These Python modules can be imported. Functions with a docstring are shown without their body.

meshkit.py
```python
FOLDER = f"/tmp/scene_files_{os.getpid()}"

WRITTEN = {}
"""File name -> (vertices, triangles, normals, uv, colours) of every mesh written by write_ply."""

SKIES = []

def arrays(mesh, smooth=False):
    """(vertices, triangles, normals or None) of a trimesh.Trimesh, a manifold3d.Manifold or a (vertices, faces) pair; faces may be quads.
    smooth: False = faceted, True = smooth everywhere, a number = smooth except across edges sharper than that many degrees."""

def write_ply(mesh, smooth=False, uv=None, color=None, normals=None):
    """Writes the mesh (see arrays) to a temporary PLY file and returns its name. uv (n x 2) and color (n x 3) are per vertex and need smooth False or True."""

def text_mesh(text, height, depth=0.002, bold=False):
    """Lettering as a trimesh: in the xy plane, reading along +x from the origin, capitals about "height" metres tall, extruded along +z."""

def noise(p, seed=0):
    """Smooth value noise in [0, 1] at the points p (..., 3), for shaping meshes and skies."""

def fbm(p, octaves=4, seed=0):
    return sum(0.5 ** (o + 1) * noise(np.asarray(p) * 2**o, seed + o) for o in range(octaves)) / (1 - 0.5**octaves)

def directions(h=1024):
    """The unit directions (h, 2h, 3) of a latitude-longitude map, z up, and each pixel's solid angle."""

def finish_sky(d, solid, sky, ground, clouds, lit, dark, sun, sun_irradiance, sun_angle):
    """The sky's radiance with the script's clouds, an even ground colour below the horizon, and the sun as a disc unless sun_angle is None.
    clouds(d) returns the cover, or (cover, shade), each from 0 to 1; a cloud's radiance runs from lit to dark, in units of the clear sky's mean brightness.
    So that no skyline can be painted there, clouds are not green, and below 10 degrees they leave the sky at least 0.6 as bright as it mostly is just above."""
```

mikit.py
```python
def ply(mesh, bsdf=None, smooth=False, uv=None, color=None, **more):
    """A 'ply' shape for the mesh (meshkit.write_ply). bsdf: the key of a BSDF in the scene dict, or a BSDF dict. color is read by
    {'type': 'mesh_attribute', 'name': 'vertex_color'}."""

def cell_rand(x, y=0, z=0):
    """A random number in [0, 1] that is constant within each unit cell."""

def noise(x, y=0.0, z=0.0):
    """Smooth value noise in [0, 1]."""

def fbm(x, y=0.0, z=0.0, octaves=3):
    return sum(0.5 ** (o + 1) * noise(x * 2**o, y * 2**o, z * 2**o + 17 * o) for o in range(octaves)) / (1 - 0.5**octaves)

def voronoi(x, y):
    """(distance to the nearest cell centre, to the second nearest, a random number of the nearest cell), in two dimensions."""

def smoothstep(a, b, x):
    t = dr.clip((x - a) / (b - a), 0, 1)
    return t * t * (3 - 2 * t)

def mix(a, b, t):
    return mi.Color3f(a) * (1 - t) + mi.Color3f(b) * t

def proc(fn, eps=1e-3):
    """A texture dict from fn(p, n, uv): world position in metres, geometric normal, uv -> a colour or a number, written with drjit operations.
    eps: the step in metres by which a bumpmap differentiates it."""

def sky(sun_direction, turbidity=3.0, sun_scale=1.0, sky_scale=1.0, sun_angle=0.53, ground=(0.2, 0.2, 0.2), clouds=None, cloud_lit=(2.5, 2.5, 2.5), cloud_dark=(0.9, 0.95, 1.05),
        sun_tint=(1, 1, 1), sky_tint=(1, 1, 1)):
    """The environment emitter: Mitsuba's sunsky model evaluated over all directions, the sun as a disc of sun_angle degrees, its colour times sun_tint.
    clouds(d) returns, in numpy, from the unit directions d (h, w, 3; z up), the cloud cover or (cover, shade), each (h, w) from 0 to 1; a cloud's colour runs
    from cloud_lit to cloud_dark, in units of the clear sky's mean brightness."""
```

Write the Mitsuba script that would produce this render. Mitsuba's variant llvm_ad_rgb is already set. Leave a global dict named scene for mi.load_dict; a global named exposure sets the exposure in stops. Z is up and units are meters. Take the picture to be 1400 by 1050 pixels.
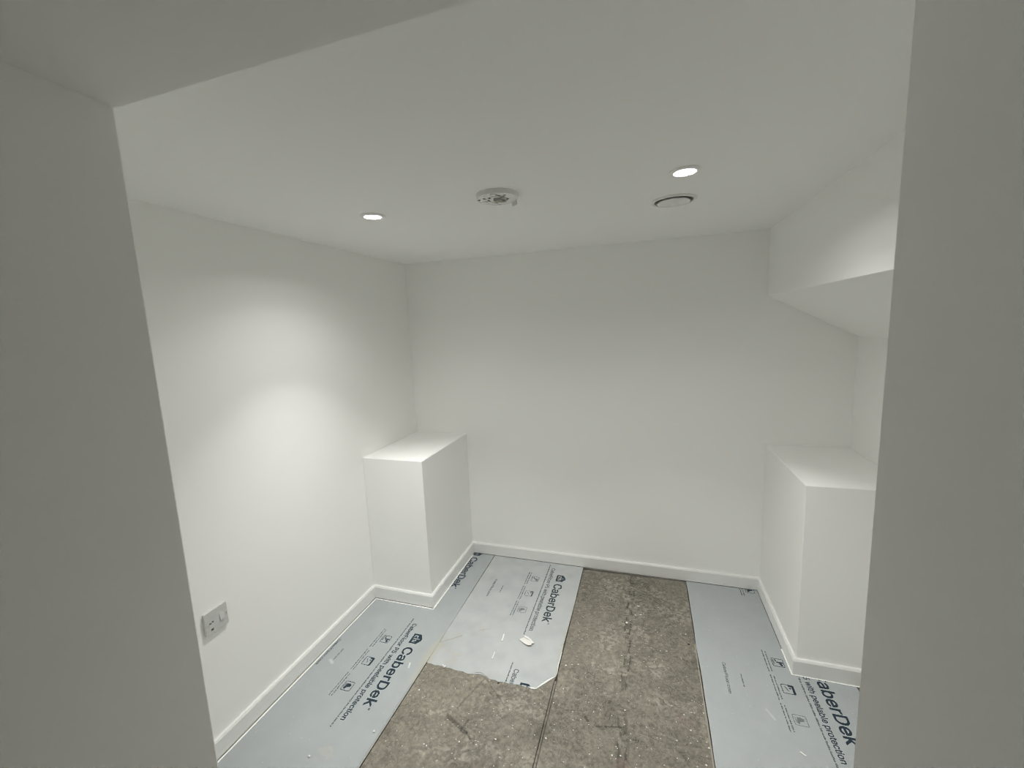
import math, random
import numpy as np
import trimesh
import drjit as dr
import mitsuba as mi
import mikit, meshkit
from mikit import proc, ply, noise, fbm, voronoi, smoothstep, mix
from shapely.geometry import Polygon, Point, box as sbox, LineString
from shapely.ops import unary_union
from shapely import affinity

random.seed(7)
scene, labels = {}, {}
T = mi.ScalarTransform4f

# ---------------------------------------------------------------- camera
EYE = np.array([0.0, 0.0, 1.530])
YAW, PITCH, ROLL, FPX = -0.3106, -0.1363, -0.0419, 568.6
cy, sy = math.cos(YAW), math.sin(YAW)
fw = np.array([sy * math.cos(PITCH), cy * math.cos(PITCH), math.sin(PITCH)])
rt = np.array([cy, -sy, 0.0])
up = np.cross(rt, fw)
up = -math.sin(ROLL) * rt + math.cos(ROLL) * up
scene['camera'] = {
    'type': 'perspective', 'fov_axis': 'x', 'fov': math.degrees(2 * math.atan(700 / FPX)), 'near_clip': 0.01, 'far_clip': 50.0,
    'to_world': T().look_at(origin=EYE.tolist(), target=(EYE + fw).tolist(), up=up.tolist()),
}
# ---------------------------------------------------------------- light levels and exposure (the lamps are built with the downlights)
exposure = 0.11
LAMP_GLOW = 9.0          # radiance of the lit lens of a downlight
BEAM = [(4.4, 13, 41), (1.35, 0, 62), (1.1, 0, 73)]      # (intensity, full-power half angle, cut-off half angle) of the lens' throw
LAMP_TINT = (1.0, 0.99, 0.955)

# ---------------------------------------------------------------- materials
def rgb(c):
    return {'type': 'rgb', 'value': list(c)}

def diffuse(key, c):
    scene[key] = {'type': 'twosided', 'bsdf': {'type': 'diffuse', 'reflectance': rgb(c)}}

def gloss(key, c, rough, spec=0.5, metallic=0.0):
    scene[key] = {'type': 'twosided', 'bsdf': {'type': 'principled', 'base_color': rgb(c) if isinstance(c, tuple) else c, 'roughness': rough, 'specular': spec, 'metallic': metallic}}

diffuse('mat_wall', (0.905, 0.907, 0.890))
diffuse('mat_ceiling', (0.895, 0.897, 0.880))
gloss('mat_trim', (0.77, 0.775, 0.76), 0.36)
gloss('mat_plastic', (0.78, 0.78, 0.76), 0.35)
gloss('mat_vent', (0.70, 0.70, 0.68), 0.4)
gloss('mat_grey_plastic', (0.36, 0.36, 0.34), 0.45)
gloss('mat_terminal', (0.50, 0.45, 0.30), 0.35, metallic=0.6)
gloss('mat_socket', (0.55, 0.555, 0.545), 0.40)
gloss('mat_duct', (0.30, 0.30, 0.29), 0.5)
diffuse('mat_nail', (0.045, 0.042, 0.04))
diffuse('mat_ink', (0.035, 0.05, 0.065))
diffuse('mat_ink_worn', (0.11, 0.13, 0.14))
diffuse('mat_ink_fine', (0.085, 0.105, 0.115))
diffuse('mat_ink_faint', (0.19, 0.21, 0.215))
diffuse('mat_ink_mid', (0.062, 0.08, 0.092))
gloss('mat_sealant', (0.86, 0.86, 0.84), 0.5)
diffuse('mat_plaster', (0.76, 0.745, 0.71))
diffuse('mat_subfloor', (0.20, 0.185, 0.155))
gloss('mat_steel', (0.55, 0.55, 0.53), 0.35, metallic=0.9)
diffuse('mat_reflector', (0.82, 0.82, 0.80))

def seg(x, y, a, b):
    ax, ay = a; bx, by = b
    dx, dy = bx - ax, by - ay
    t = dr.clip(((x - ax) * dx + (y - ay) * dy) / (dx * dx + dy * dy), 0, 1)
    return dr.sqrt(dr.square(x - ax - t * dx) + dr.square(y - ay - t * dy)), t

def board_height(x, y):
    w1, w2 = fbm(x * 9, y * 9, 3.0), fbm(x * 9 + 31, y * 9, 7.0)
    return 0.6 * noise(x * 26 + 3.5 * w1, y * 70 + 3.5 * w2, 1.0) + 0.4 * fbm(x * 150, y * 120, 5.0, 2)

def board_colour(p, n, uv):
    x, y = p.x, p.y
    w1, w2 = fbm(x * 9, y * 9, 3.0), fbm(x * 9 + 31, y * 9, 7.0)
    u1, u2 = fbm(x * 22 + 3, y * 22, 23.0, 2), fbm(x * 22, y * 22 + 8, 27.0, 2)
    flakes = noise(x * 42 + 7 * u1, y * 64 + 7 * u2, 1.0)
    fine = fbm(x * 170, y * 130, 5.0, 3)
    curl = 1 - dr.abs(2 * noise(x * 40 + 9 * u2, y * 40 + 9 * u1, 9.0) - 1)
    curl = curl * curl * curl * curl
    rut = 1 - dr.abs(2 * noise(x * 34 + 8 * u1 + 5, y * 48 + 8 * u2, 19.0) - 1)
    rut = rut * rut * rut * rut * rut * rut
    patch = fbm(x * 5, y * 5, 11.0)
    mid = fbm(x * 80 + 2.5 * u2, y * 95 + 2.5 * u1, 15.0, 3)
    v = 0.84 + 0.22 * (flakes - 0.5) + 0.42 * (mid - 0.5) + 0.38 * (fine - 0.5) + 0.20 * curl * smoothstep(0.30, 0.70, noise(x * 9, y * 9, 21.0)) - 0.20 * rut * smoothstep(0.35, 0.70, noise(x * 8, y * 8, 29.0)) + 0.34 * (patch - 0.5)
    # pale plaster dust scuffed in, with torn outlines
    dust = smoothstep(0.54, 0.74, fbm(x * 9 + w1, y * 11 + w2, 41.0, 4)) * smoothstep(0.38, 0.62, mid)
    c = mix((0.229, 0.211, 0.174), (0.295, 0.275, 0.232), dust) * v
    # dirt trodden along the joist below the boards, broken up
    jx = -0.078 + 0.016 * smoothstep(2.0, 2.4, y) + 0.012 * smoothstep(1.5, 1.2, y)
    off = dr.abs(x - jx - 0.03 * (w1 - 0.5))
    joist = (0.6 * smoothstep(0.030, 0.006, off) + 0.6 * smoothstep(0.006, 0.002, dr.abs(off - 0.012))) * smoothstep(0.42, 0.64, fbm(x * 60, y * 26, 61.0, 4)) * smoothstep(0.30, 0.55, noise(3.0, y * 9, 63.0))
    c = c * (1 - 0.55 * dr.minimum(joist, 1.0))
    grime = smoothstep(0.60, 0.78, fbm(x * 8 + 5, y * 6, 71.0, 4))
    c = c * (1 - 0.22 * grime)
    # scratches and gouges
    for a, b, w, k in (((-0.668, 1.512), (-0.725, 1.346), 0.006, 0.26), ((-0.660, 1.508), (-0.541, 1.406), 0.006, 0.30), ((-0.748, 1.305), (-0.648, 1.258), 0.012, 0.5),
                       ((-0.648, 1.258), (-0.600, 1.225), 0.005, 0.4), ((-0.174, 1.415), (-0.074, 1.439), 0.005, 0.42), ((-0.218, 1.444), (-0.208, 1.430), 0.009, 0.5),
                       ((-0.66, 1.308), (-0.67, 1.273), 0.007, 0.35), ((-0.30, 1.452), (-0.22, 1.470), 0.004, 0.25), ((-0.29, 1.43), (-0.235, 1.418), 0.004, 0.25),
                       ((-0.07, 1.385), (-0.02, 1.40), 0.006, 0.3), ((0.02, 1.44), (0.035, 1.39), 0.008, 0.22)):
        d, t = seg(x, y, a, b)
        c = c * (1 - k * smoothstep(w, w * 0.3, d + 0.006 * (fine - 0.5)))
    # reddish paint marks
    for qx, qy, r in ((-0.066, 1.285, 0.04), (0.150, 1.530, 0.03)):
        d = dr.sqrt(dr.square(x - qx) + dr.square(y - qy)) + 0.03 * (flakes - 0.5)
        c = mix(c, mi.Color3f(0.25, 0.19, 0.165) * v, 0.55 * smoothstep(r, r * 0.4, d))
    # plaster specks
    d1, d2, r = voronoi(x * 85, y * 85)
    c = mix(c, (0.60, 0.58, 0.53), smoothstep(0.20, 0.12, d1) * dr.select(r > 0.965, 1.0, 0.0))
    d1, d2, r = voronoi(x * 230 + 9, y * 230)
    c = mix(c, (0.42, 0.40, 0.355), 0.75 * smoothstep(0.36, 0.16, d1) * dr.select(r > 0.955, 1.0, 0.0))
    d1, d2, r = voronoi(x * 120 + 4, y * 150)
    c = c * (1 - 0.35 * smoothstep(0.30, 0.12, d1) * dr.select(r > 0.93, 1.0, 0.0))
    return c

scene['mat_board'] = {'type': 'twosided', 'bsdf': {'type': 'bumpmap', 'bump': proc(lambda p, n, uv: board_height(p.x, p.y), eps=0.002), 'scale': 0.0011,
                      'nested': {'type': 'principled', 'base_color': proc(board_colour), 'roughness': 0.72, 'specular': 0.25}}}

def film_colour(p, n, uv):
    x, y = p.x, p.y
    w = fbm(x * 14, y * 14, 2.0, 3)
    fine = fbm(x * 90, y * 90, 4.0, 2)
    c = mi.Color3f(0.362, 0.389, 0.398) * (0.955 + 0.09 * w)
    # paler mottled tone over the middle film, weaker on the one by the bulkhead
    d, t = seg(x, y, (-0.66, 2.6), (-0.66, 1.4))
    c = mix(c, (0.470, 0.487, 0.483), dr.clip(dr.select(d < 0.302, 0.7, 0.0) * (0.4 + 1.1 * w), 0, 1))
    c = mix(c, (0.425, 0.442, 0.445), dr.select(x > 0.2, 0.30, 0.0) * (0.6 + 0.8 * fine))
    # soiled margin along the joint with the bare sheet
    d, t = seg(x, y, (-0.963, 1.50), (-0.963, 0.3))
    c = mix(c, (0.30, 0.305, 0.285), 0.75 * smoothstep(0.0125, 0.009, d + 0.006 * (fine - 0.5)))
    # beige adhesive and dirt that crept under the film beside the joints, ragged
    for a, b, r, k in (((-0.972, 1.62), (-0.966, 1.42), 0.034, 0.75), ((-0.366, 1.79), (-0.366, 1.62), 0.022, 0.7), ((-0.965, 1.70), (-0.955, 1.53), 0.030, 0.5), ((-0.366, 2.1), (-0.366, 1.8), 0.010, 0.6)):
        d, t = seg(x, y, a, b)
        c = mix(c, (0.43, 0.42, 0.355), 0.7 * k * smoothstep(r, r * 0.25, d + 0.05 * (w - 0.5)))
    # scuffed, soiled patches
    for qx, qy, r, k in ((-0.775, 1.795, 0.045, 0.55), (-0.90, 1.71, 0.05, 0.35), (-0.86, 1.58, 0.085, 0.55), (-1.105, 1.05, 0.05, 0.45), (-0.64, 1.55, 0.05, 0.25), (-1.04, 1.50, 0.02, 0.5)):
        d = dr.sqrt(dr.square(x - qx) + dr.square(1.4 * (y - qy))) + 0.07 * (fine - 0.5) + 0.10 * (w - 0.5)
        c = mix(c, (0.44, 0.425, 0.385), k * smoothstep(r, r * 0.3, d) * smoothstep(0.30, 0.62, noise(x * 55, y * 90, 8.0)))
    # thin drag marks and pale rub marks
    for a, b, w_, k, col in (((-0.955, 1.655), (-0.872, 1.722), 0.004, 0.6, (0.30, 0.30, 0.27)), ((-0.80, 1.777), (-0.752, 1.802), 0.005, 0.5, (0.33, 0.33, 0.29)),
                             ((-1.036, 1.50), (-1.030, 1.475), 0.006, 0.7, (0.66, 0.68, 0.68)), ((-1.42, 1.42), (-1.395, 1.405), 0.009, 0.5, (0.60, 0.63, 0.64)),
                             ((0.46, 1.66), (0.48, 1.62), 0.006, 0.5, (0.54, 0.56, 0.57))):
        d, t = seg(x, y, a, b)
        c = mix(c, col, k * smoothstep(w_, w_ * 0.3, d + 0.004 * (fine - 0.5)))
    d1, d2, r = voronoi(x * 60, y * 60)
    c = mix(c, (0.60, 0.61, 0.59), 0.8 * smoothstep(0.12, 0.05, d1) * dr.select(r > 0.96, 1.0, 0.0))
    return c

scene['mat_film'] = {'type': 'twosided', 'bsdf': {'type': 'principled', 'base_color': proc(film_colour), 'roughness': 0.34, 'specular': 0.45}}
gloss('mat_torn', (0.74, 0.76, 0.74), 0.45)
diffuse('mat_bead', (0.315, 0.298, 0.250))

# ---------------------------------------------------------------- helpers
def add(key, mesh, bsdf, smooth=False, **more):
    k, n = key, 0
    while k in scene:
        n += 1
        k = f'{key}_{n:03d}'
    scene[k] = ply(mesh, bsdf, smooth=smooth, **more)
    return k

def tag(key, label=None, cat=None, group=None, kind=None):
    d = labels.setdefault(key, {})
    for a, b in (('label', label), ('category', cat), ('group', group), ('kind', kind)):
        if b:
            d[a] = b

def bx(x0, x1, y0, y1, z0, z1):
    return trimesh.creation.box(bounds=[[x0, y0, z0], [x1, y1, z1]])

def cat(*ms):
    return trimesh.util.concatenate(list(ms))

def chamfer_box(x0, x1, y0, y1, z0, z1, c):
    """box whose edges are chamfered by c (convex hull of three inset boxes)"""
    pts = []
    for (a, b, d) in ((c, c, 0), (c, 0, c), (0, c, c)):
        for x in (x0 + a, x1 - a):
            for y in (y0 + b, y1 - b):
                for z in (z0 + d, z1 - d):
                    pts.append((x, y, z))
    return trimesh.convex.convex_hull(np.array(pts))

def prism(poly, z0, h):
    ps = [poly] if poly.geom_type == 'Polygon' else [g for g in poly.geoms if g.geom_type == 'Polygon']
    ms = [trimesh.creation.extrude_polygon(q, h, engine='earcut') for q in ps if q.area > 1e-8]
    if not ms:
        return None
    m = cat(*ms)
    m.apply_translation([0, 0, z0])
    return m

def along_y(profile_xz, y0, y1):
    """a profile in (x, z) extruded along y"""
    m = trimesh.creation.extrude_polygon(Polygon(profile_xz), y1 - y0, engine='earcut')
    v = m.vertices.copy()
    m.vertices = np.stack([v[:, 0], y1 - v[:, 2], v[:, 1]], 1)
    m.fix_normals()
    return m

def lathe(profile, n=64):
    return trimesh.creation.revolve(np.array(profile, float), sections=n)

# ---------------------------------------------------------------- room dimensions
XL, XR, XB, XRR, YB, H = -1.503, 0.624, 0.604, 1.003, 2.477, 1.966
XLEDGE, YLEDGE, ZL_LEDGE, ZR_LEDGE = -1.129, 1.886, 0.8395, 0.846
OX0, OX1, OY, OZ = -0.662, 0.185, 0.410, 1.836         # opening: sides, room-side edge, soffit
WY = 0.03                                              # hall-side face of the thick wall; the unlit hall runs on behind the camera
BACKY = -1.30
S1, S2, S3, S4 = -0.963, -0.365, 0.237, 0.839          # board joints
BD, BH = 0.0140, 0.0745

LIGHTS = [(-0.976, 1.411), (0.114, 1.404)]
VENT = (0.102, 1.716)
ALARM = (-0.466, 1.378)

# ---------------------------------------------------------------- setting
def structure(key, mesh, mat, smooth=False):
    k = add(key, mesh, mat, smooth)
    tag(k, kind='structure')
    return k

SY, SZ = 0.991, 0.5145                                  # the wall socket's middle; its back box sits in a pocket of the wall
structure('wall_left', trimesh.boolean.difference([bx(XL - 0.10, XL, OY - 0.05, YB + 0.10, -0.12, H + 0.12), bx(XL - 0.045, XL + 0.01, SY - 0.037, SY + 0.037, SZ - 0.037, SZ + 0.037)], engine='manifold'), 'mat_wall')
structure('wall_back', bx(XL, XRR, YB, YB + 0.10, -0.12, H + 0.12), 'mat_wall')
structure('wall_right', bx(XRR, XRR + 0.10, OY - 0.05, YB + 0.10, -0.12, H + 0.12), 'mat_wall')
# the thick wall round the opening: two piers with eased corners and the lintel block
def pier(x0, x1, y0, y1, c, side):
    p = [(x0, y0), (x1, y0), (x1, y1), (x0, y1)]
    if side > 0:
        p = [(x0, y0), (x1, y0), (x1, y1 - c), (x1 - c, y1), (x0, y1)]
    else:
        p = [(x0, y0), (x1, y0), (x1, y1), (x0 + c, y1), (x0, y1 - c)]
    return prism(Polygon(p), 0.0, H)
structure('wall_passage_left', pier(XL, OX0, WY, OY, 0.003, 1), 'mat_wall')
structure('wall_passage_right', pier(OX1, XRR, WY, OY, 0.003, -1), 'mat_wall')
structure('ceiling_passage', bx(OX0, OX1, WY, OY, OZ, H), 'mat_wall')
structure('wall_hall_left', bx(XL - 0.10, XL, BACKY, WY + 0.3, -0.12, H + 0.12), 'mat_wall')
structure('wall_hall_right', bx(XRR, XRR + 0.10, BACKY, WY + 0.3, -0.12, H + 0.12), 'mat_wall')
structure('wall_hall_end', bx(XL, XRR, BACKY - 0.10, BACKY, -0.12, H + 0.12), 'mat_wall')
structure('ceiling_hall', bx(XL, XRR, BACKY, WY, H, H + 0.10), 'mat_ceiling')
cp = Polygon([(XL - 0.02, OY - 0.05), (XRR + 0.02, OY - 0.05), (XRR + 0.02, YB + 0.02), (XL - 0.02, YB + 0.02)])
for lx, ly in LIGHTS:
    cp = cp.difference(Point(lx, ly).buffer(0.038, 24))
cp = cp.difference(Point(*VENT).buffer(0.070, 24))
structure('ceiling', prism(cp, H, 0.10), 'mat_ceiling')

# bulkhead along the top of the right wall, its underside sloping down to the wall
k = add('bulkhead', along_y([(XB, H), (XB, 1.6355), (XB + 0.002, 1.6335), (XRR, 1.413), (XRR, H)], OY, YB), 'mat_wall')
tag(k, 'white plastered bulkhead under the ceiling with a sloping underside, above the right-hand ledge', 'bulkhead')
# boxed ledges in the two far corners
k = add('boxed_ledge', chamfer_box(XL, XLEDGE, YLEDGE, YB, 0.0, ZL_LEDGE, 0.002), 'mat_wall')
tag(k, 'white boxed-in ledge in the far corner on the socket side, its top brightly lit', 'ledge')
k = add('boxed_ledge', chamfer_box(XR, XRR - 0.0003, YLEDGE - 0.002, YB, 0.0, ZR_LEDGE, 0.002), 'mat_wall')
tag(k, 'white boxed-in ledge in the far corner below the bulkhead', 'ledge')

# ---------------------------------------------------------------- skirting boards
PROF = [(0, 0.0022), (BD, 0.0022), (BD, BH - 0.0085), (BD - 0.0042, BH - 0.0018), (BD - 0.0065, BH), (0, BH)]
def skirting(key, p0, p1, nrm, e0, e1):
    """a board along p0 -> p1 whose face looks along nrm; its ends are mitred by e0, e1 (metres along the run, per metre of depth)"""
    p0, p1, nrm = (np.array(a, float) for a in (p0, p1, nrm))
    d = (p1 - p0) / np.linalg.norm(p1 - p0)
    rings = []
    for p, e in ((p0, -e0), (p1, e1)):
        rings.append([(*(p + nrm * a + d * e * a), z) for a, z in PROF])
    v = np.array(rings[0] + rings[1])
    n = len(PROF)
    f = []
    for i in range(n):
        j = (i + 1) % n
        f += [(i, j, n + j), (i, n + j, n + i)]
    for i in range(1, n - 1):
        f += [(0, i + 1, i), (n, n + i, n + i + 1)]
    m = trimesh.Trimesh(v, f, process=False)
    m.fix_normals()
    return add(key, m, 'mat_trim')
G = 0.0002
skirting('baseboard_left__board', (XL + G, OY), (XL + G, YLEDGE - G), (1, 0), 0, -1)
skirting('baseboard_left__board', (XL + G, YLEDGE - G), (XLEDGE + G, YLEDGE - G), (0, -1), -1, 1)
skirting('baseboard_left__board', (XLEDGE + G, YLEDGE - G), (XLEDGE + G, YB - G), (1, 0), 1, -1)
skirting('baseboard_back__board', (XLEDGE + G, YB - G), (XR - G, YB - G), (0, -1), -1, -1)
skirting('baseboard_right__board', (XR - G, YB - G), (XR - G, YLEDGE - 0.002 - G), (-1, 0), -1, 1)
skirting('baseboard_right__board', (XR - G, YLEDGE - 0.002 - G), (XRR - G, YLEDGE - 0.002 - G), (0, -1), 1, -1)
skirting('baseboard_right__board', (XRR - G, YLEDGE - 0.002), (XRR - G, OY), (-1, 0), -1, 0)
for k in ('baseboard_left', 'baseboard_back', 'baseboard_right'):
    tag(k, kind='structure')

def bead(pts, r=0.0022, seed=1, wob=0.25, z=0.0012):
    """a smoothed line of sealant lying on the floor"""
    rs = np.random.default_rng(seed)
    P = []
    for a, b in zip(pts[:-1], pts[1:]):
        n = max(2, int(math.dist(a, b) / 0.012))
        P += [np.array(a) + (np.array(b) - np.array(a)) * i / n for i in range(n)]
    P.append(np.array(pts[-1]))
    P = np.array(P)
    t = np.gradient(P, axis=0)
    t /= np.linalg.norm(t, axis=1, keepdims=True)
    nn = np.stack([-t[:, 1], t[:, 0]], 1)
    ang = np.linspace(0, np.pi, 6)
    rad = r * (1 + wob * (rs.random(len(P)) - 0.5))
    v = []
    for i in range(len(P)):
        for a in ang:
            v.append((*(P[i] + nn[i] * math.cos(a) * rad[i]), z + 0.9 * rad[i] * math.sin(a)))
    f = []
    m = len(ang)
    for i in range(len(P) - 1):
        for j in range(m - 1):
            a, b, c, d = i * m + j, i * m + j + 1, (i + 1) * m + j + 1, (i + 1) * m + j
            f += [(a, b, c), (a, c, d)]
        a, b, c, d = i * m + m - 1, i * m, (i + 1) * m, (i + 1) * m + m - 1
        f += [(a, b, c), (a, c, d)]
    L = (len(P) - 1) * m
    for j in range(1, m - 1):
        f += [(0, j, j + 1), (L, L + j + 1, L + j)]
    mesh = trimesh.Trimesh(np.array(v), f, process=False)
    mesh.fix_normals()
    return mesh
g = BD + 0.0078
k = add('baseboard_left__sealant_bead', bead([(XL + g, OY + 0.3), (XL + g, YLEDGE - g), (XLEDGE + g - 0.0035, YLEDGE - g), (XLEDGE + g - 0.0035, YB - BD - 0.03)], 0.0036, 3), 'mat_sealant', 40)
tag(k, 'thin line of white sealant')
g = BD + 0.0022
k = add('baseboard_right__sealant_bead', bead([(XR - g, YLEDGE + 0.13), (XR - g, YLEDGE - g), (XRR - 0.01, YLEDGE - g - 0.002)], 0.0026, 4), 'mat_sealant', 40)
tag(k, 'thin line of white sealant')

# ---------------------------------------------------------------- floor: chipboard sheets on a dark sub-floor
structure('floor', bx(XL, XRR, BACKY, YB, -0.12, -0.019), 'mat_subfloor')
YF = OY + 0.012
def sheet(pts):
    P = Polygon(pts)
    core, rim_ = P.buffer(-0.0012, join_style=2), P
    m = prism(rim_, -0.018, 0.0168)
    t = prism(core, -0.0012, 0.0012)
    add('floor__chipboard_sheet', cat(m, t), 'mat_board')
gp = BD + 0.0045
sheet([(XL + gp, YF), (S1 - 0.0015, YF), (S1 - 0.0015, YB - gp), (XLEDGE + gp - 0.001, YB - gp), (XLEDGE + gp - 0.001, YLEDGE - gp), (XL + gp, YLEDGE - gp)])
sheet([(S1 + 0.0015, YF), (S2 - 0.0062, YF), (S2 - 0.0062, 1.58), (S2 - 0.0020, 1.60), (S2 - 0.0020, YB - gp + 0.001), (S1 + 0.0015, YB - gp + 0.001)])
sheet([(S2 + 0.0072, YF), (S3 - 0.0018, YF), (S3 - 0.0018, YB - BD - 0.011), (S2 + 0.10, YB - BD - 0.022), (S2 + 0.0028, YB - BD - 0.026), (S2 + 0.0028, 1.62), (S2 + 0.0072, 1.58)])
sheet([(S3 + 0.0018, YF), (S4 - 0.0015, YF), (S4 - 0.0015, YLEDGE - BD - 0.004), (XR - BD - 0.003, YLEDGE - BD - 0.004), (XR - BD - 0.003, YB - BD - 0.0035), (S3 + 0.0018, YB - BD - 0.0035)])
sheet([(S4 + 0.0015, YF), (XRR - gp, YF), (XRR - gp, YLEDGE - BD - 0.005), (S4 + 0.0015, YLEDGE - BD - 0.005)])
sheet([(OX0 + 0.002, WY), (OX1 - 0.002, WY), (OX1 - 0.002, YF - 0.003), (OX0 + 0.002, YF - 0.003)])
sheet([(XL + 0.002, BACKY + 0.002), (XRR - 0.002, BACKY + 0.002), (XRR - 0.002, WY - 0.003), (XL + 0.002, WY - 0.003)])
k = add('floor__glue_ridge', bead([(S2 + 0.0005, OY + 0.05), (S2 + 0.0005, 1.25), (S2 + 0.0005, 1.575)], 0.0046, 9, 0.4, -0.0035), 'mat_board', 40)
tag(k, 'ridge of dried glue along the joint between bare sheets')
k = add('floor__glue_ridge', bead([(S3 - 0.0065, OY + 0.05), (S3 - 0.006, 1.4), (S3 - 0.0045, 1.95)], 0.0036, 10, 0.6, -0.0017), 'mat_bead', 40)
tag(k, 'ridge of dried glue along the edge of the bare sheet')

# ---------------------------------------------------------------- peelable film and its print
FILM_T = 0.0006
f1 = Polygon([(XL + BD + 0.0085, OY + 0.02), (S1 - 0.001, OY + 0.02), (S1 - 0.001, 1.50), (S1 - 0.0005, 1.90), (S1 - 0.0025, 2.10), (S1 - 0.003, YB - BD - 0.003), (XLEDGE + BD + 0.004, YB - BD - 0.003),
              (XLEDGE + BD + 0.004, YLEDGE - BD - 0.0075), (XL + BD + 0.0085, YLEDGE - BD - 0.0075)])
tear = [(-0.9625, 1.528), (-0.956, 1.520), (-0.938, 1.5225), (-0.921, 1.518), (-0.902, 1.5225), (-0.884, 1.521), (-0.872, 1.515), (-0.862, 1.519), (-0.84, 1.522), (-0.813, 1.517), (-0.78, 1.519), (-0.75, 1.514), (-0.726, 1.518), (-0.701, 1.526),
        (-0.673, 1.5235), (-0.645, 1.512), (-0.62, 1.514), (-0.606, 1.509), (-0.58, 1.513), (-0.552, 1.511), (-0.515, 1.517), (-0.481, 1.514), (-0.459, 1.511), (-0.435, 1.516), (-0.368, 1.600), (-0.3645, 1.622), (-0.3675, 1.665),
        (-0.366, 1.717), (-0.369, 1.793), (-0.366, 1.944), (-0.3645, 2.074), (S2 - 0.0005, YB - BD - 0.003), (S1 + 0.0015, YB - BD - 0.003), (S1 + 0.001, 1.90), (S1, 1.60)]
f2 = Polygon(tear)
e4 = [(S3 + 0.0015 + 0.0022 * math.sin(17 * y) * math.sin(5.3 * y + 1), y) for y in np.arange(OY + 0.02, YB - BD - 0.002, 0.04)]
f4 = Polygon(e4 + [(S3 + 0.0015, YB - BD - 0.003), (XR - BD - 0.002, YB - BD - 0.003), (XR - BD - 0.002, YLEDGE - BD - 0.004), (S4 - 0.002, YLEDGE - BD - 0.004), (S4 - 0.002, OY + 0.02)])
films = []
for poly, lab in ((f1, 'pale blue-grey protective floor film with boldly printed lettering, along the wall with the socket'),
                  (f2, 'pale protective floor film torn off raggedly across its near end, under a paper scrap'),
                  (f4, 'pale blue-grey protective floor film on the floor below the bulkhead')):
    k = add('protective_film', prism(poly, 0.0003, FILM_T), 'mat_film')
    tag(k, lab, 'floor film', kind='thing')
    films.append(k)
PZ = 0.0003 + FILM_T + 0.0001

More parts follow.
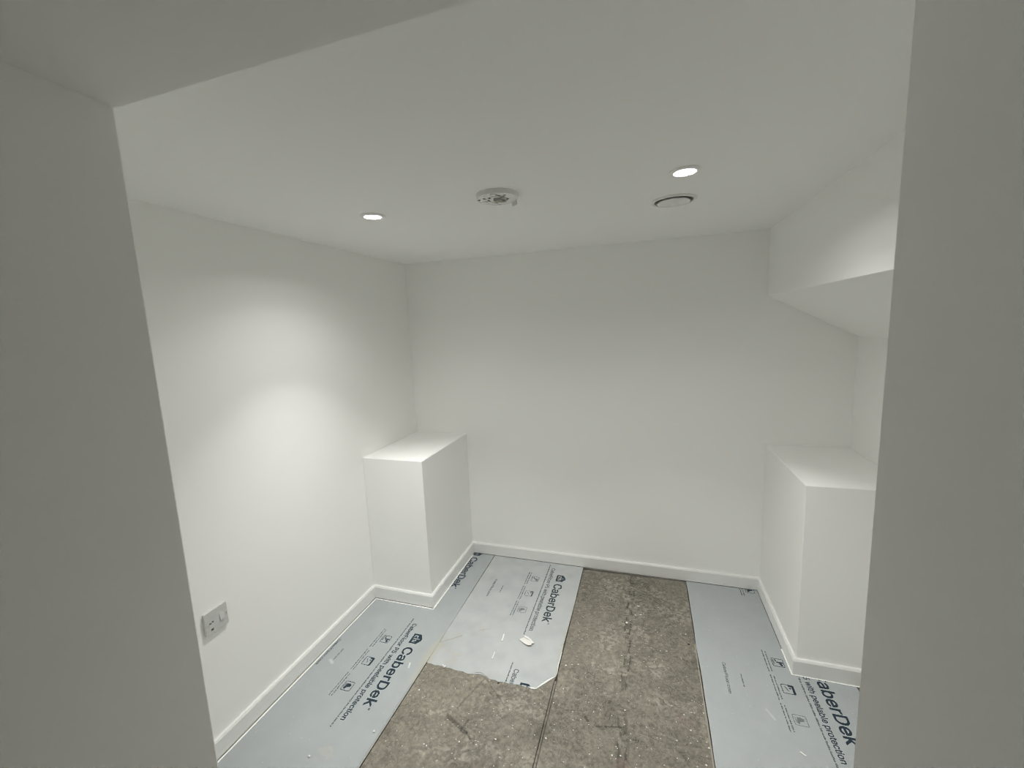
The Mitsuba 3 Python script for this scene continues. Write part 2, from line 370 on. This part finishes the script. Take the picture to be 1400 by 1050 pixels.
_glyphs = {}
def text_poly(text, cap, bold, width):
    """flat outline of the text: baseline from (0, 0) along +x, scaled to a cap height and an overall width"""
    key = (text, bold)
    if key not in _glyphs:
        m = meshkit.text_mesh(text, 1.0, 0.1, bold)
        fn = m.face_normals[:, 2] > 0.9
        _glyphs[key] = unary_union([Polygon(t[:, :2]).buffer(1e-5) for t in m.triangles[fn]])
    p = _glyphs[key]
    x0, _, x1, _ = p.bounds
    return affinity.affine_transform(p, [width / (x1 - x0), 0, 0, cap, -x0 * width / (x1 - x0), 0])

def fine_line(length, h, seed, gap=0.0035):
    """a line too small to read: rows of tiny strokes grouped as in words"""
    rs = np.random.default_rng(seed)
    u, out = 0.0, []
    while u < length:
        for _ in range(rs.integers(3, 9)):
            w = h * rs.uniform(0.30, 0.62)
            hh = h * rs.uniform(0.62, 1.0)
            out.append(sbox(u, 0, u + w, hh))
            u += w + h * 0.17
            if u >= length:
                break
        u += gap
    return unary_union(out)

def ring(x0, y0, x1, y1, w, r):
    return sbox(x0 + r, y0 + r, x1 - r, y1 - r).buffer(r, 6).difference(sbox(x0 + r, y0 + r, x1 - r, y1 - r).buffer(r - w, 6))

def house():
    b = Polygon([(0, 0), (0.064, 0), (0.064, 0.037), (0.068, 0.037), (0.040, 0.056), (0.026, 0.056), (-0.003, 0.037), (0, 0.037)])
    for r in ((0.010, 0.009, 0.016, 0.030), (0.016, 0.009, 0.024, 0.014), (0.016, 0.024, 0.026, 0.030), (0.029, 0.007, 0.034, 0.044), (0.034, 0.024, 0.041, 0.029), (0.041, 0.012, 0.047, 0.032), (0.047, 0.012, 0.055, 0.017), (0.052, 0.017, 0.056, 0.029)):
        b = b.difference(sbox(*r))
    return b

S = 0.0475
def icon_tool():
    return unary_union([ring(0, 0, S, S, 0.0027, 0.006), sbox(0.019, 0.018, 0.026, 0.043), Polygon([(0.026, 0.036), (0.040, 0.042), (0.042, 0.034), (0.030, 0.026)]), Polygon([(0.006, 0.012), (0.018, 0.015), (0.018, 0.020), (0.006, 0.017)]),
                        sbox(0.007, 0.006, 0.034, 0.009)])
def icon_tray():
    return unary_union([ring(0, 0, S, S, 0.0027, 0.006), sbox(0.003, S - 0.009, S - 0.002, S - 0.001), sbox(0.001, 0.026, 0.010, S - 0.006), Point(0.018, 0.032).buffer(0.004), LineString([(0.012, 0.014), (0.034, 0.024)]).buffer(0.0012)])
def icon_boot():
    return unary_union([ring(0, 0, S, S, 0.0027, 0.006), Polygon([(0.012, 0.014), (0.038, 0.010), (0.041, 0.017), (0.030, 0.022), (0.026, 0.036), (0.016, 0.038), (0.010, 0.026)]), sbox(0.011, 0.007, 0.036, 0.0095)])

def print_block(film, poly, base_x, y0, inks, seed):
    """one repeat of the print: u runs along -y from y0, v along +x from the baseline of the large lettering"""
    clip = poly.buffer(-0.0006)
    def put(name, shape, u, v, ink, label=None):
        # (u, v) -> (x = base_x + v, y = y0 - u)
        q = affinity.affine_transform(shape, [0, 1, -1, 0, base_x + v, y0 - u]).intersection(clip)
        if q.is_empty or q.area < 2e-6:
            return
        m = prism(q, PZ - 0.0001, 0.00022)
        if m is not None:
            k = add(f'{film}__{name}', m, ink)
            if label:
                tag(k, label)
    put('emblem', house(), 0.0955, -0.001, inks[0], 'dark house emblem')
    put('lettering', text_poly('CaberDek', 0.0465, True, 0.330), 0.186, 0.0, inks[0], 'large dark lettering')
    put('registered_mark', Point(0, 0).buffer(0.0045).difference(Point(0, 0).buffer(0.0026)).union(Point(0, 0).buffer(0.0014)), 0.525, 0.037, inks[1])
    put('caption', text_poly('CaberFloor P5 with peelable protection', 0.0225, True, 0.562), 0.033, -0.0475, inks[1], 'small dark caption')
    put('fine_print', fine_line(0.630, 0.0072, seed), 0.0, -0.0680, inks[2])
    for i, (ic, nm) in enumerate(((icon_tool, 'tool_icon'), (icon_tray, 'tray_icon'), (icon_boot, 'boot_icon'))):
        u = 0.1445 + 0.1425 * i
        put(nm, ic(), u, -0.1485, inks[1] if i < 2 else inks[3])
        put('fine_print', fine_line(0.115, 0.0056, seed + 10 + i), u - 0.034, -0.1640, inks[2])
        put('fine_print', fine_line(0.125, 0.0056, seed + 20 + i), u - 0.040, -0.1760, inks[2])
    put('fine_print', fine_line(0.065, 0.0056, seed + 30), 0.277, -0.2950, inks[2])
    put('web_address', text_poly('CaberFloor.com', 0.0125, True, 0.165), 0.2265, -0.3590, inks[4])

DARK = ('mat_ink', 'mat_ink', 'mat_ink_fine', 'mat_ink', 'mat_ink')
WORN = ('mat_ink_worn', 'mat_ink_worn', 'mat_ink_faint', 'mat_ink_faint', 'mat_ink_worn')
MID = ('mat_ink', 'mat_ink_worn', 'mat_ink_fine', 'mat_ink_faint', 'mat_ink_worn')
for y0, ink, bxx in ((2.590, DARK, -1.1075), (1.770, DARK, -1.112), (0.955, DARK, -1.112)):
    print_block(films[0], f1, bxx, y0, ink, 100)
for y0, ink in ((2.436, ('mat_ink_mid', 'mat_ink_worn', 'mat_ink_fine', 'mat_ink_faint', 'mat_ink_worn')), (1.626, MID)):
    print_block(films[1], f2, -0.508, y0, ink, 200)
for y0, ink in ((2.905, ('mat_ink_worn', 'mat_ink', 'mat_ink_fine', 'mat_ink', 'mat_ink_worn')), (2.094, ('mat_ink', 'mat_ink', 'mat_ink_fine', 'mat_ink_faint', 'mat_ink_worn')), (1.283, DARK)):
    print_block(films[2], f4, 0.694, y0, ink, 300)

# the lifted lips of the torn film
def lip(pts, inward, w, rise):
    """a curled strip along the polyline pts; inward = direction towards the film"""
    P = np.array(pts, float)
    d = np.array(inward, float); d /= np.linalg.norm(d)
    v, f, n = [], [], 6
    for i, p in enumerate(P):
        k = math.sin(math.pi * (i + 0.35) / (len(P) - 0.3))
        for j in range(n):
            a = j / (n - 1) * 2.2
            q = p + d * (w * k * (math.sin(a)) * 0.9)
            v.append((q[0], q[1], PZ + rise * k * (1 - math.cos(a)) / 2))
    for i in range(len(P) - 1):
        for j in range(n - 1):
            a, b, c, e_ = i * n + j, i * n + j + 1, (i + 1) * n + j + 1, (i + 1) * n + j
            f += [(a, b, c), (a, c, e_)]
    top = np.array(v)
    low = top - [0, 0, 0.0006]
    m = len(top)
    ff = f + [(a + m, c + m, b + m) for a, b, c in f]
    mesh = trimesh.Trimesh(np.vstack([top, low]), ff, process=False)
    return mesh
k = add(f'{films[1]}__curled_lip', lip([(-0.438, 1.5165), (-0.42, 1.537), (-0.40, 1.562), (-0.383, 1.583), (-0.369, 1.600)], (-0.8, 0.6), 0.0085, 0.007), 'mat_torn')
tag(k, 'white curled-up lip of torn film')
k = add(f'{films[1]}__curled_lip', lip([(-0.475, 1.5145), (-0.46, 1.5125), (-0.448, 1.5135), (-0.437, 1.517)], (0.1, 1), 0.009, 0.005), 'mat_torn')
k = add(f'{films[1]}__curled_lip', lip([(-0.735, 1.5165), (-0.715, 1.522), (-0.70, 1.526), (-0.685, 1.525), (-0.655, 1.518)], (0, 1), 0.007, 0.006), 'mat_film')
k = add(f'{films[1]}__curled_lip', lip([(-0.3665, 1.63), (-0.3675, 1.665), (-0.3665, 1.70), (-0.367, 1.745)], (-1, 0), 0.005, 0.004), 'mat_torn')

# ---------------------------------------------------------------- litter on the floor
def flake(pts, z, thick, bend, name, mat):
    P = Polygon(pts)
    cx, cy_ = P.centroid.coords[0]
    tm = trimesh.creation.extrude_polygon(P, thick, engine='earcut').subdivide_to_size(0.008)
    v = tm.vertices.copy()
    dx, dy = v[:, 0] - cx, v[:, 1] - cy_
    v[:, 2] += z + bend * (dx * dx * 0.8 + dy * dy * 1.4 + 0.6 * dx * dy)
    tm.vertices = v
    return add(name, tm, mat, 30)
def folded(pts, lift, z, thick):
    """a stiff scrap resting on its far edge: lift(x, y) is its height above the film"""
    tm = trimesh.creation.extrude_polygon(Polygon(pts), thick, engine='earcut').subdivide_to_size(0.006)
    v = tm.vertices.copy()
    v[:, 2] += z + np.array([lift(a, b) for a, b in v[:, :2]])
    tm.vertices = v
    return tm
body = folded([(-0.584, 1.764), (-0.576, 1.776), (-0.562, 1.788), (-0.545, 1.783), (-0.528, 1.776), (-0.506, 1.757), (-0.517, 1.748), (-0.515, 1.738), (-0.530, 1.732), (-0.556, 1.745)],
              lambda x, y: 0.0002 + 0.10 * max(0.0, 1.787 - y) + 0.0035 * max(0.0, math.sin((x + 0.545) * 60)), PZ + 0.0006, 0.0008)
flap = folded([(-0.566, 1.791), (-0.548, 1.7875), (-0.528, 1.777), (-0.514, 1.764), (-0.522, 1.765), (-0.545, 1.776), (-0.560, 1.781)], lambda x, y: 0.0050 + 0.12 * max(0.0, y - 1.765), PZ + 0.0006, 0.0008)
k = add('paper_scrap', cat(body, flap), 'mat_plaster', 25)
tag(k, 'torn white scrap of paper lying on the torn floor film', 'paper')
for pts, lab in (([(-0.672, 1.781), (-0.666, 1.782), (-0.661, 1.735), (-0.668, 1.733)], 'thin white sliver on the torn floor film, the one farther from its torn edge'),
                 ([(-0.677, 1.660), (-0.673, 1.662), (-0.671, 1.620), (-0.676, 1.619)], 'thin white sliver on the torn floor film, the one nearer its torn edge'),
                 ([(0.525, 1.507), (0.530, 1.508), (0.544, 1.497), (0.540, 1.494)], 'thin white sliver on the floor film below the bulkhead')):
    k = flake(pts, PZ + 0.0003, 0.0009, 3.0, 'white_sliver', 'mat_plaster')
    tag(k, lab, 'sliver')

def crumb(x, y, r, seed, z):
    rs = np.random.default_rng(seed)
    m = trimesh.creation.icosphere(subdivisions=1, radius=1.0)
    v = m.vertices * (1 + 0.45 * (rs.random((len(m.vertices), 1)) - 0.5)) * [r, r * rs.uniform(0.6, 1.0), r * 0.55]
    a = rs.uniform(0, 6.28)
    v = v @ np.array([[math.cos(a), math.sin(a), 0], [-math.sin(a), math.cos(a), 0], [0, 0, 1]])
    v[:, 2] -= v[:, 2].min()
    m.vertices = v + [x, y, z]
    return m
CR = [(-0.028, 2.161, 9), (-0.083, 2.016, 9), (-0.042, 2.087, 6), (-0.016, 2.097, 5), (0.196, 2.006, 5), (0.102, 1.871, 5), (0.074, 1.866, 4), (-0.098, 1.79, 4), (0.065, 1.988, 3.5), (-0.071, 1.51, 5.5), (-0.335, 1.668, 7), (-0.309, 1.682, 4.5),
      (-0.282, 1.689, 5.5), (-0.141, 1.677, 4.5), (-0.255, 1.375, 4), (-0.351, 1.47, 4), (-0.348, 1.317, 4.5), (-0.078, 1.325, 5), (-0.107, 1.318, 4), (-0.19, 1.471, 4), (-0.354, 1.531, 4), (-0.325, 1.546, 4), (0.179, 1.569, 4), (0.224, 1.578, 5.5),
      (0.151, 1.551, 5), (0.169, 1.49, 5), (0.224, 1.436, 5), (0.207, 1.37, 6), (0.188, 1.453, 3.5), (0.117, 1.436, 3.5), (0.061, 1.654, 3.5), (-0.782, 1.175, 4.5), (-0.769, 1.172, 5), (-0.657, 1.218, 5), (-0.665, 1.172, 3.5), (-0.529, 1.263, 6),
      (-0.746, 1.346, 4), (-0.92, 1.379, 6), (-0.608, 1.322, 4.5), (-0.592, 1.225, 4)]
for i, (x, y, r) in enumerate(CR):
    k = add('plaster_crumb', crumb(x, y, r * 0.0007, 50 + i, 0.0), 'mat_plaster', 50)
    where = 'on the bare chipboard before the torn film' if x < S2 else 'on the farther half of the bare strip between the films' if y > 1.70 else 'on the bare strip, towards the film below the bulkhead' if x > 0.0 else 'on the nearer half of the bare strip, left of its middle'
    tag(k, 'tiny white plaster crumb ' + where, 'crumb', 'plaster crumbs ' + where)
for i, (x, y, r) in enumerate([(-0.994, 1.167, 6), (-1.168, 1.021, 6)]):
    k = add('plaster_crumb', crumb(x, y, r * 0.0008, 150 + i, PZ), 'mat_plaster', 50)
    tag(k, 'white plaster crumb on the boldly printed film, ' + ('at its edge by the bare chipboard' if i == 0 else 'in the open middle, away from its edges'), 'crumb')
for i, (x, y, r) in enumerate([(-0.868, 1.519, 9), (-0.880, 1.524, 6)]):
    k = add('plaster_crumb', crumb(x, y, r * 0.0008, 170 + i, PZ), 'mat_plaster', 50)
    tag(k, 'white flake of plaster caught on the ragged edge of the torn film', 'crumb', 'plaster flakes on the torn edge')
for i, (x, y, lab) in enumerate([(-0.602, 1.503, 'dark nail head in the bare chipboard at the torn edge of the film'), (0.205, 1.943, 'dark nail head in the bare chipboard, beside the film below the bulkhead')]):
    k = add('nail', lathe([(0, -0.012), (0.0015, -0.012), (0.0015, -0.0002), (0.0048, 0.0), (0.0044, 0.0007), (0, 0.0009)], 14).apply_translation([x, y, 0]), 'mat_nail', 30)
    tag(k, lab, 'nail')

# ---------------------------------------------------------------- wall socket
def plate_shape(w, h, r):
    return sbox(-w / 2 + r, -h / 2 + r, w / 2 - r, h / 2 - r).buffer(r, 6)
def on_left_wall(m, y, z):
    """local x -> +y, local y -> +z, local z -> +x, from the left wall"""
    v = np.array(m.vertices)
    m = m.copy()
    m.vertices = np.stack([XL + v[:, 2], y + v[:, 0], z + v[:, 1]], 1)
    return m
face = plate_shape(0.086, 0.086, 0.004)
slots = [sbox(-0.0275, -0.0055, -0.0195, 0.0005), sbox(-0.0165, -0.0035, -0.0105, 0.0032), sbox(-0.0235, -0.0325, -0.0130, -0.0235)]
pocket = affinity.translate(plate_shape(0.0165, 0.0305, 0.002), 0.0195, 0.003)
face_cut = face.difference(unary_union(slots)).difference(pocket)
seat = face.buffer(-0.0022).difference(unary_union(slots))
add('wall_socket__faceplate', on_left_wall(cat(prism(seat, 0.0, 0.0036), prism(face_cut.buffer(-0.0003, join_style=2), 0.0036, 0.0062), prism(face_cut.intersection(face.buffer(-0.0014)), 0.0098, 0.0007)), SY, SZ), 'mat_socket')
bb = trimesh.boolean.difference([bx(-0.036, 0.036, -0.036, 0.036, -0.0440, -0.0005), bx(-0.0345, 0.0345, -0.0345, 0.0345, -0.0425, 0.01)], engine='manifold')
k = add('wall_socket__back_box', on_left_wall(bb, SY, SZ), 'mat_duct')
tag(k, 'grey metal back box sunk in the wall')
sw = trimesh.convex.convex_hull(np.array([(x, y, z) for x in (-0.0078, 0.0078) for (y, z) in ((-0.0148, 0.0036), (0.0148, 0.0036), (0.0148, 0.0098), (0.002, 0.0118), (-0.0148, 0.0150))]))
sw.apply_translation([0.0195, 0.003, 0])
add('wall_socket__rocker_switch', on_left_wall(sw, SY, SZ), 'mat_socket')
for sx, sz, m_ in ((0.0372, 0.001, 'mat_steel'), (-0.0372, -0.003, 'mat_socket')):
    c = trimesh.creation.cylinder(radius=0.0030, height=0.0012, sections=20).apply_translation([sx, sz, 0.0108])
    add('wall_socket__screw', on_left_wall(c, SY, SZ), m_)
tag('wall_socket', 'white square single wall socket with a rocker switch, low on the wall above the skirting', 'socket')

# ---------------------------------------------------------------- ceiling fittings
def at(m, x, y, z):
    m = m.copy()
    m.apply_translation([x, y, z])
    return m
for i, (lx, ly) in enumerate(LIGHTS):
    n = 'downlight' if i == 0 else 'downlight_001'
    add(f'{n}__bezel', at(lathe([(0.0300, 0.010), (0.0300, 0.000), (0.0312, -0.0030), (0.0335, -0.0058), (0.0410, -0.0062), (0.0445, -0.0048), (0.0458, 0.0), (0.0365, 0.0), (0.0345, 0.010), (0.0300, 0.010)]), lx, ly, H), 'mat_plastic', 35)
    add(f'{n}__housing', at(lathe([(0.0, 0.085), (0.036, 0.085), (0.036, 0.010), (0.0300, 0.010), (0.0300, 0.012), (0.0335, 0.014), (0.0335, 0.083), (0.0, 0.083)]), lx, ly, H), 'mat_reflector', 35)
    add(f'{n}__lamp', at(lathe([(0.0, 0.050), (0.0215, 0.048), (0.0275, 0.0115), (0.0288, 0.0040), (0.0282, 0.0020), (0.0272, 0.0040), (0.0, 0.0040)]), lx, ly, H), 'mat_steel', 35)
    lens = lathe([(0.0270 * math.sin(t), 0.0015 - 0.0095 * math.cos(t)) for t in np.linspace(0.0, math.pi / 2, 9)] + [(0.0, 0.0030)], 40)
    k = add(f'{n}__lens', at(lens, lx, ly, H), 'mat_reflector')
    scene[k]['emitter'] = {'type': 'area', 'radiance': rgb([LAMP_GLOW * c for c in LAMP_TINT])}
    tag(k, 'glowing lens')
    # the lens throws its light downwards in a soft beam: a few sources spread over its face
    for j in range(5):
        r_, a_ = (0.0, 0.0) if j == 4 else (0.015, j * math.pi / 2 + 0.4)
        px, py = lx + r_ * math.cos(a_), ly + r_ * math.sin(a_)
        for b_, (inten, w0, w1) in enumerate(BEAM):
            scene[f'beam_{i}_{j}_{b_}'] = {'type': 'spot', 'to_world': T().look_at(origin=[px, py, H - 0.0095], target=[px, py, 0], up=[0, 1, 0]),
                                           'intensity': rgb([inten / 5 * c for c in LAMP_TINT]), 'beam_width': float(w0), 'cutoff_angle': float(w1)}
tag('downlight', 'lit recessed ceiling downlight nearer the wall with the socket', 'downlight')
tag('downlight_001', 'lit recessed ceiling downlight beside the round air vent', 'downlight')

# extract valve
vx, vy = VENT
add('air_vent__ring', at(lathe([(0.0665, 0.030), (0.0665, 0.0), (0.0675, -0.0045), (0.0705, -0.0062), (0.0765, -0.0050), (0.0805, -0.0020), (0.0812, 0.0), (0.0695, 0.0), (0.0695, 0.030)]), vx, vy, H), 'mat_vent', 35)
k = add('air_vent__duct', at(lathe([(0.0, 0.400), (0.0690, 0.400), (0.0690, 0.031), (0.0668, 0.031), (0.0668, 0.397), (0.0, 0.397)]), vx, vy, H), 'mat_duct', 35)
tag(k, 'grey air duct above the slot')
add('air_vent__disc', at(lathe([(0.0, 0.006), (0.040, 0.006), (0.0560, -0.0055), (0.0578, -0.0080), (0.0568, -0.0100), (0.051, -0.0112), (0.0, -0.0118)]), vx, vy, H), 'mat_vent', 35)
add('air_vent__stem', at(trimesh.creation.cylinder(radius=0.006, height=0.075, sections=16), vx, vy, H + 0.0435), 'mat_grey_plastic', 35)
tag('air_vent', 'round white ceiling air vent with a dark slot round its disc', 'air vent')

# fixing base of a smoke alarm
ax, ay = ALARM
holes = [(0.010, -0.045, 0.0042), (-0.060, -0.014, 0.0040), (-0.012, 0.063, 0.0045), (-0.039, -0.021, 0.0040), (-0.021, -0.021, 0.0042), (-0.031, 0.0, 0.0036), (0.017, -0.032, 0.0045), (0.034, -0.030, 0.0040), (0.033, 0.006, 0.0045), (0.015, 0.036, 0.0042), (-0.017, 0.042, 0.0038)]
cut = unary_union([affinity.rotate(affinity.scale(Point(hx, hy).buffer(hr, 6), 1.25, 1.9), 25 * math.sin(2.1 * j)) for j, (hx, hy, hr) in enumerate(holes)] +
                  [LineString([(0.034 * math.cos(t), 0.034 * math.sin(t)) for t in np.linspace(a0, a0 + 0.9, 8)]).buffer(0.0022) for a0 in (0.3, 2.2, 4.4)])
disc = Point(0, 0).buffer(0.0705, 32)
pl_ = prism(disc.buffer(-0.002).difference(cut), -0.0135, 0.0012)
rim_ = lathe([(0.0655, 0.0), (0.0655, -0.0128), (0.0672, -0.0142), (0.0690, -0.0135), (0.0718, -0.004), (0.0718, 0.0), (0.0655, 0.0)])
add('smoke_alarm_base__plate', at(pl_, ax, ay, H), 'mat_vent')
add('smoke_alarm_base__rim', at(rim_, ax, ay, H), 'mat_vent', 35)
tb = cat(chamfer_box(-0.010, 0.016, -0.014, 0.010, -0.0225, -0.0132, 0.0015), chamfer_box(-0.004, 0.024, 0.012, 0.022, -0.0195, -0.0132, 0.0012), chamfer_box(0.018, 0.030, -0.024, -0.010, -0.0185, -0.0132, 0.0012))
add('smoke_alarm_base__terminal_block', at(tb, ax, ay, H), 'mat_grey_plastic')
add('smoke_alarm_base__contact', at(chamfer_box(-0.002, 0.010, -0.006, 0.000, -0.0245, -0.0226, 0.0005), ax, ay, H), 'mat_terminal')
add('smoke_alarm_base__contact', at(chamfer_box(0.006, 0.018, 0.014, 0.019, -0.0212, -0.0196, 0.0005), ax, ay, H), 'mat_terminal')
tab = LineString([(0.0655 * math.cos(t), 0.0655 * math.sin(t)) for t in np.linspace(0.62, 0.98, 8)]).buffer(0.0035, 6)
add('smoke_alarm_base__clip', at(cat(prism(tab, -0.0265, 0.0130), prism(tab.buffer(-0.001), -0.0275, 0.001)), ax, ay, H), 'mat_vent')
for (qx, qy) in ((-0.047, 0.012), (0.004, -0.056)):
    add('smoke_alarm_base__clip', at(chamfer_box(qx - 0.009, qx + 0.009, qy - 0.005, qy + 0.005, -0.0165, -0.0132, 0.0012), ax, ay, H), 'mat_vent')
tag('smoke_alarm_base', 'round white ceiling mounting base of a smoke alarm, with open holes and terminals', 'smoke alarm base')
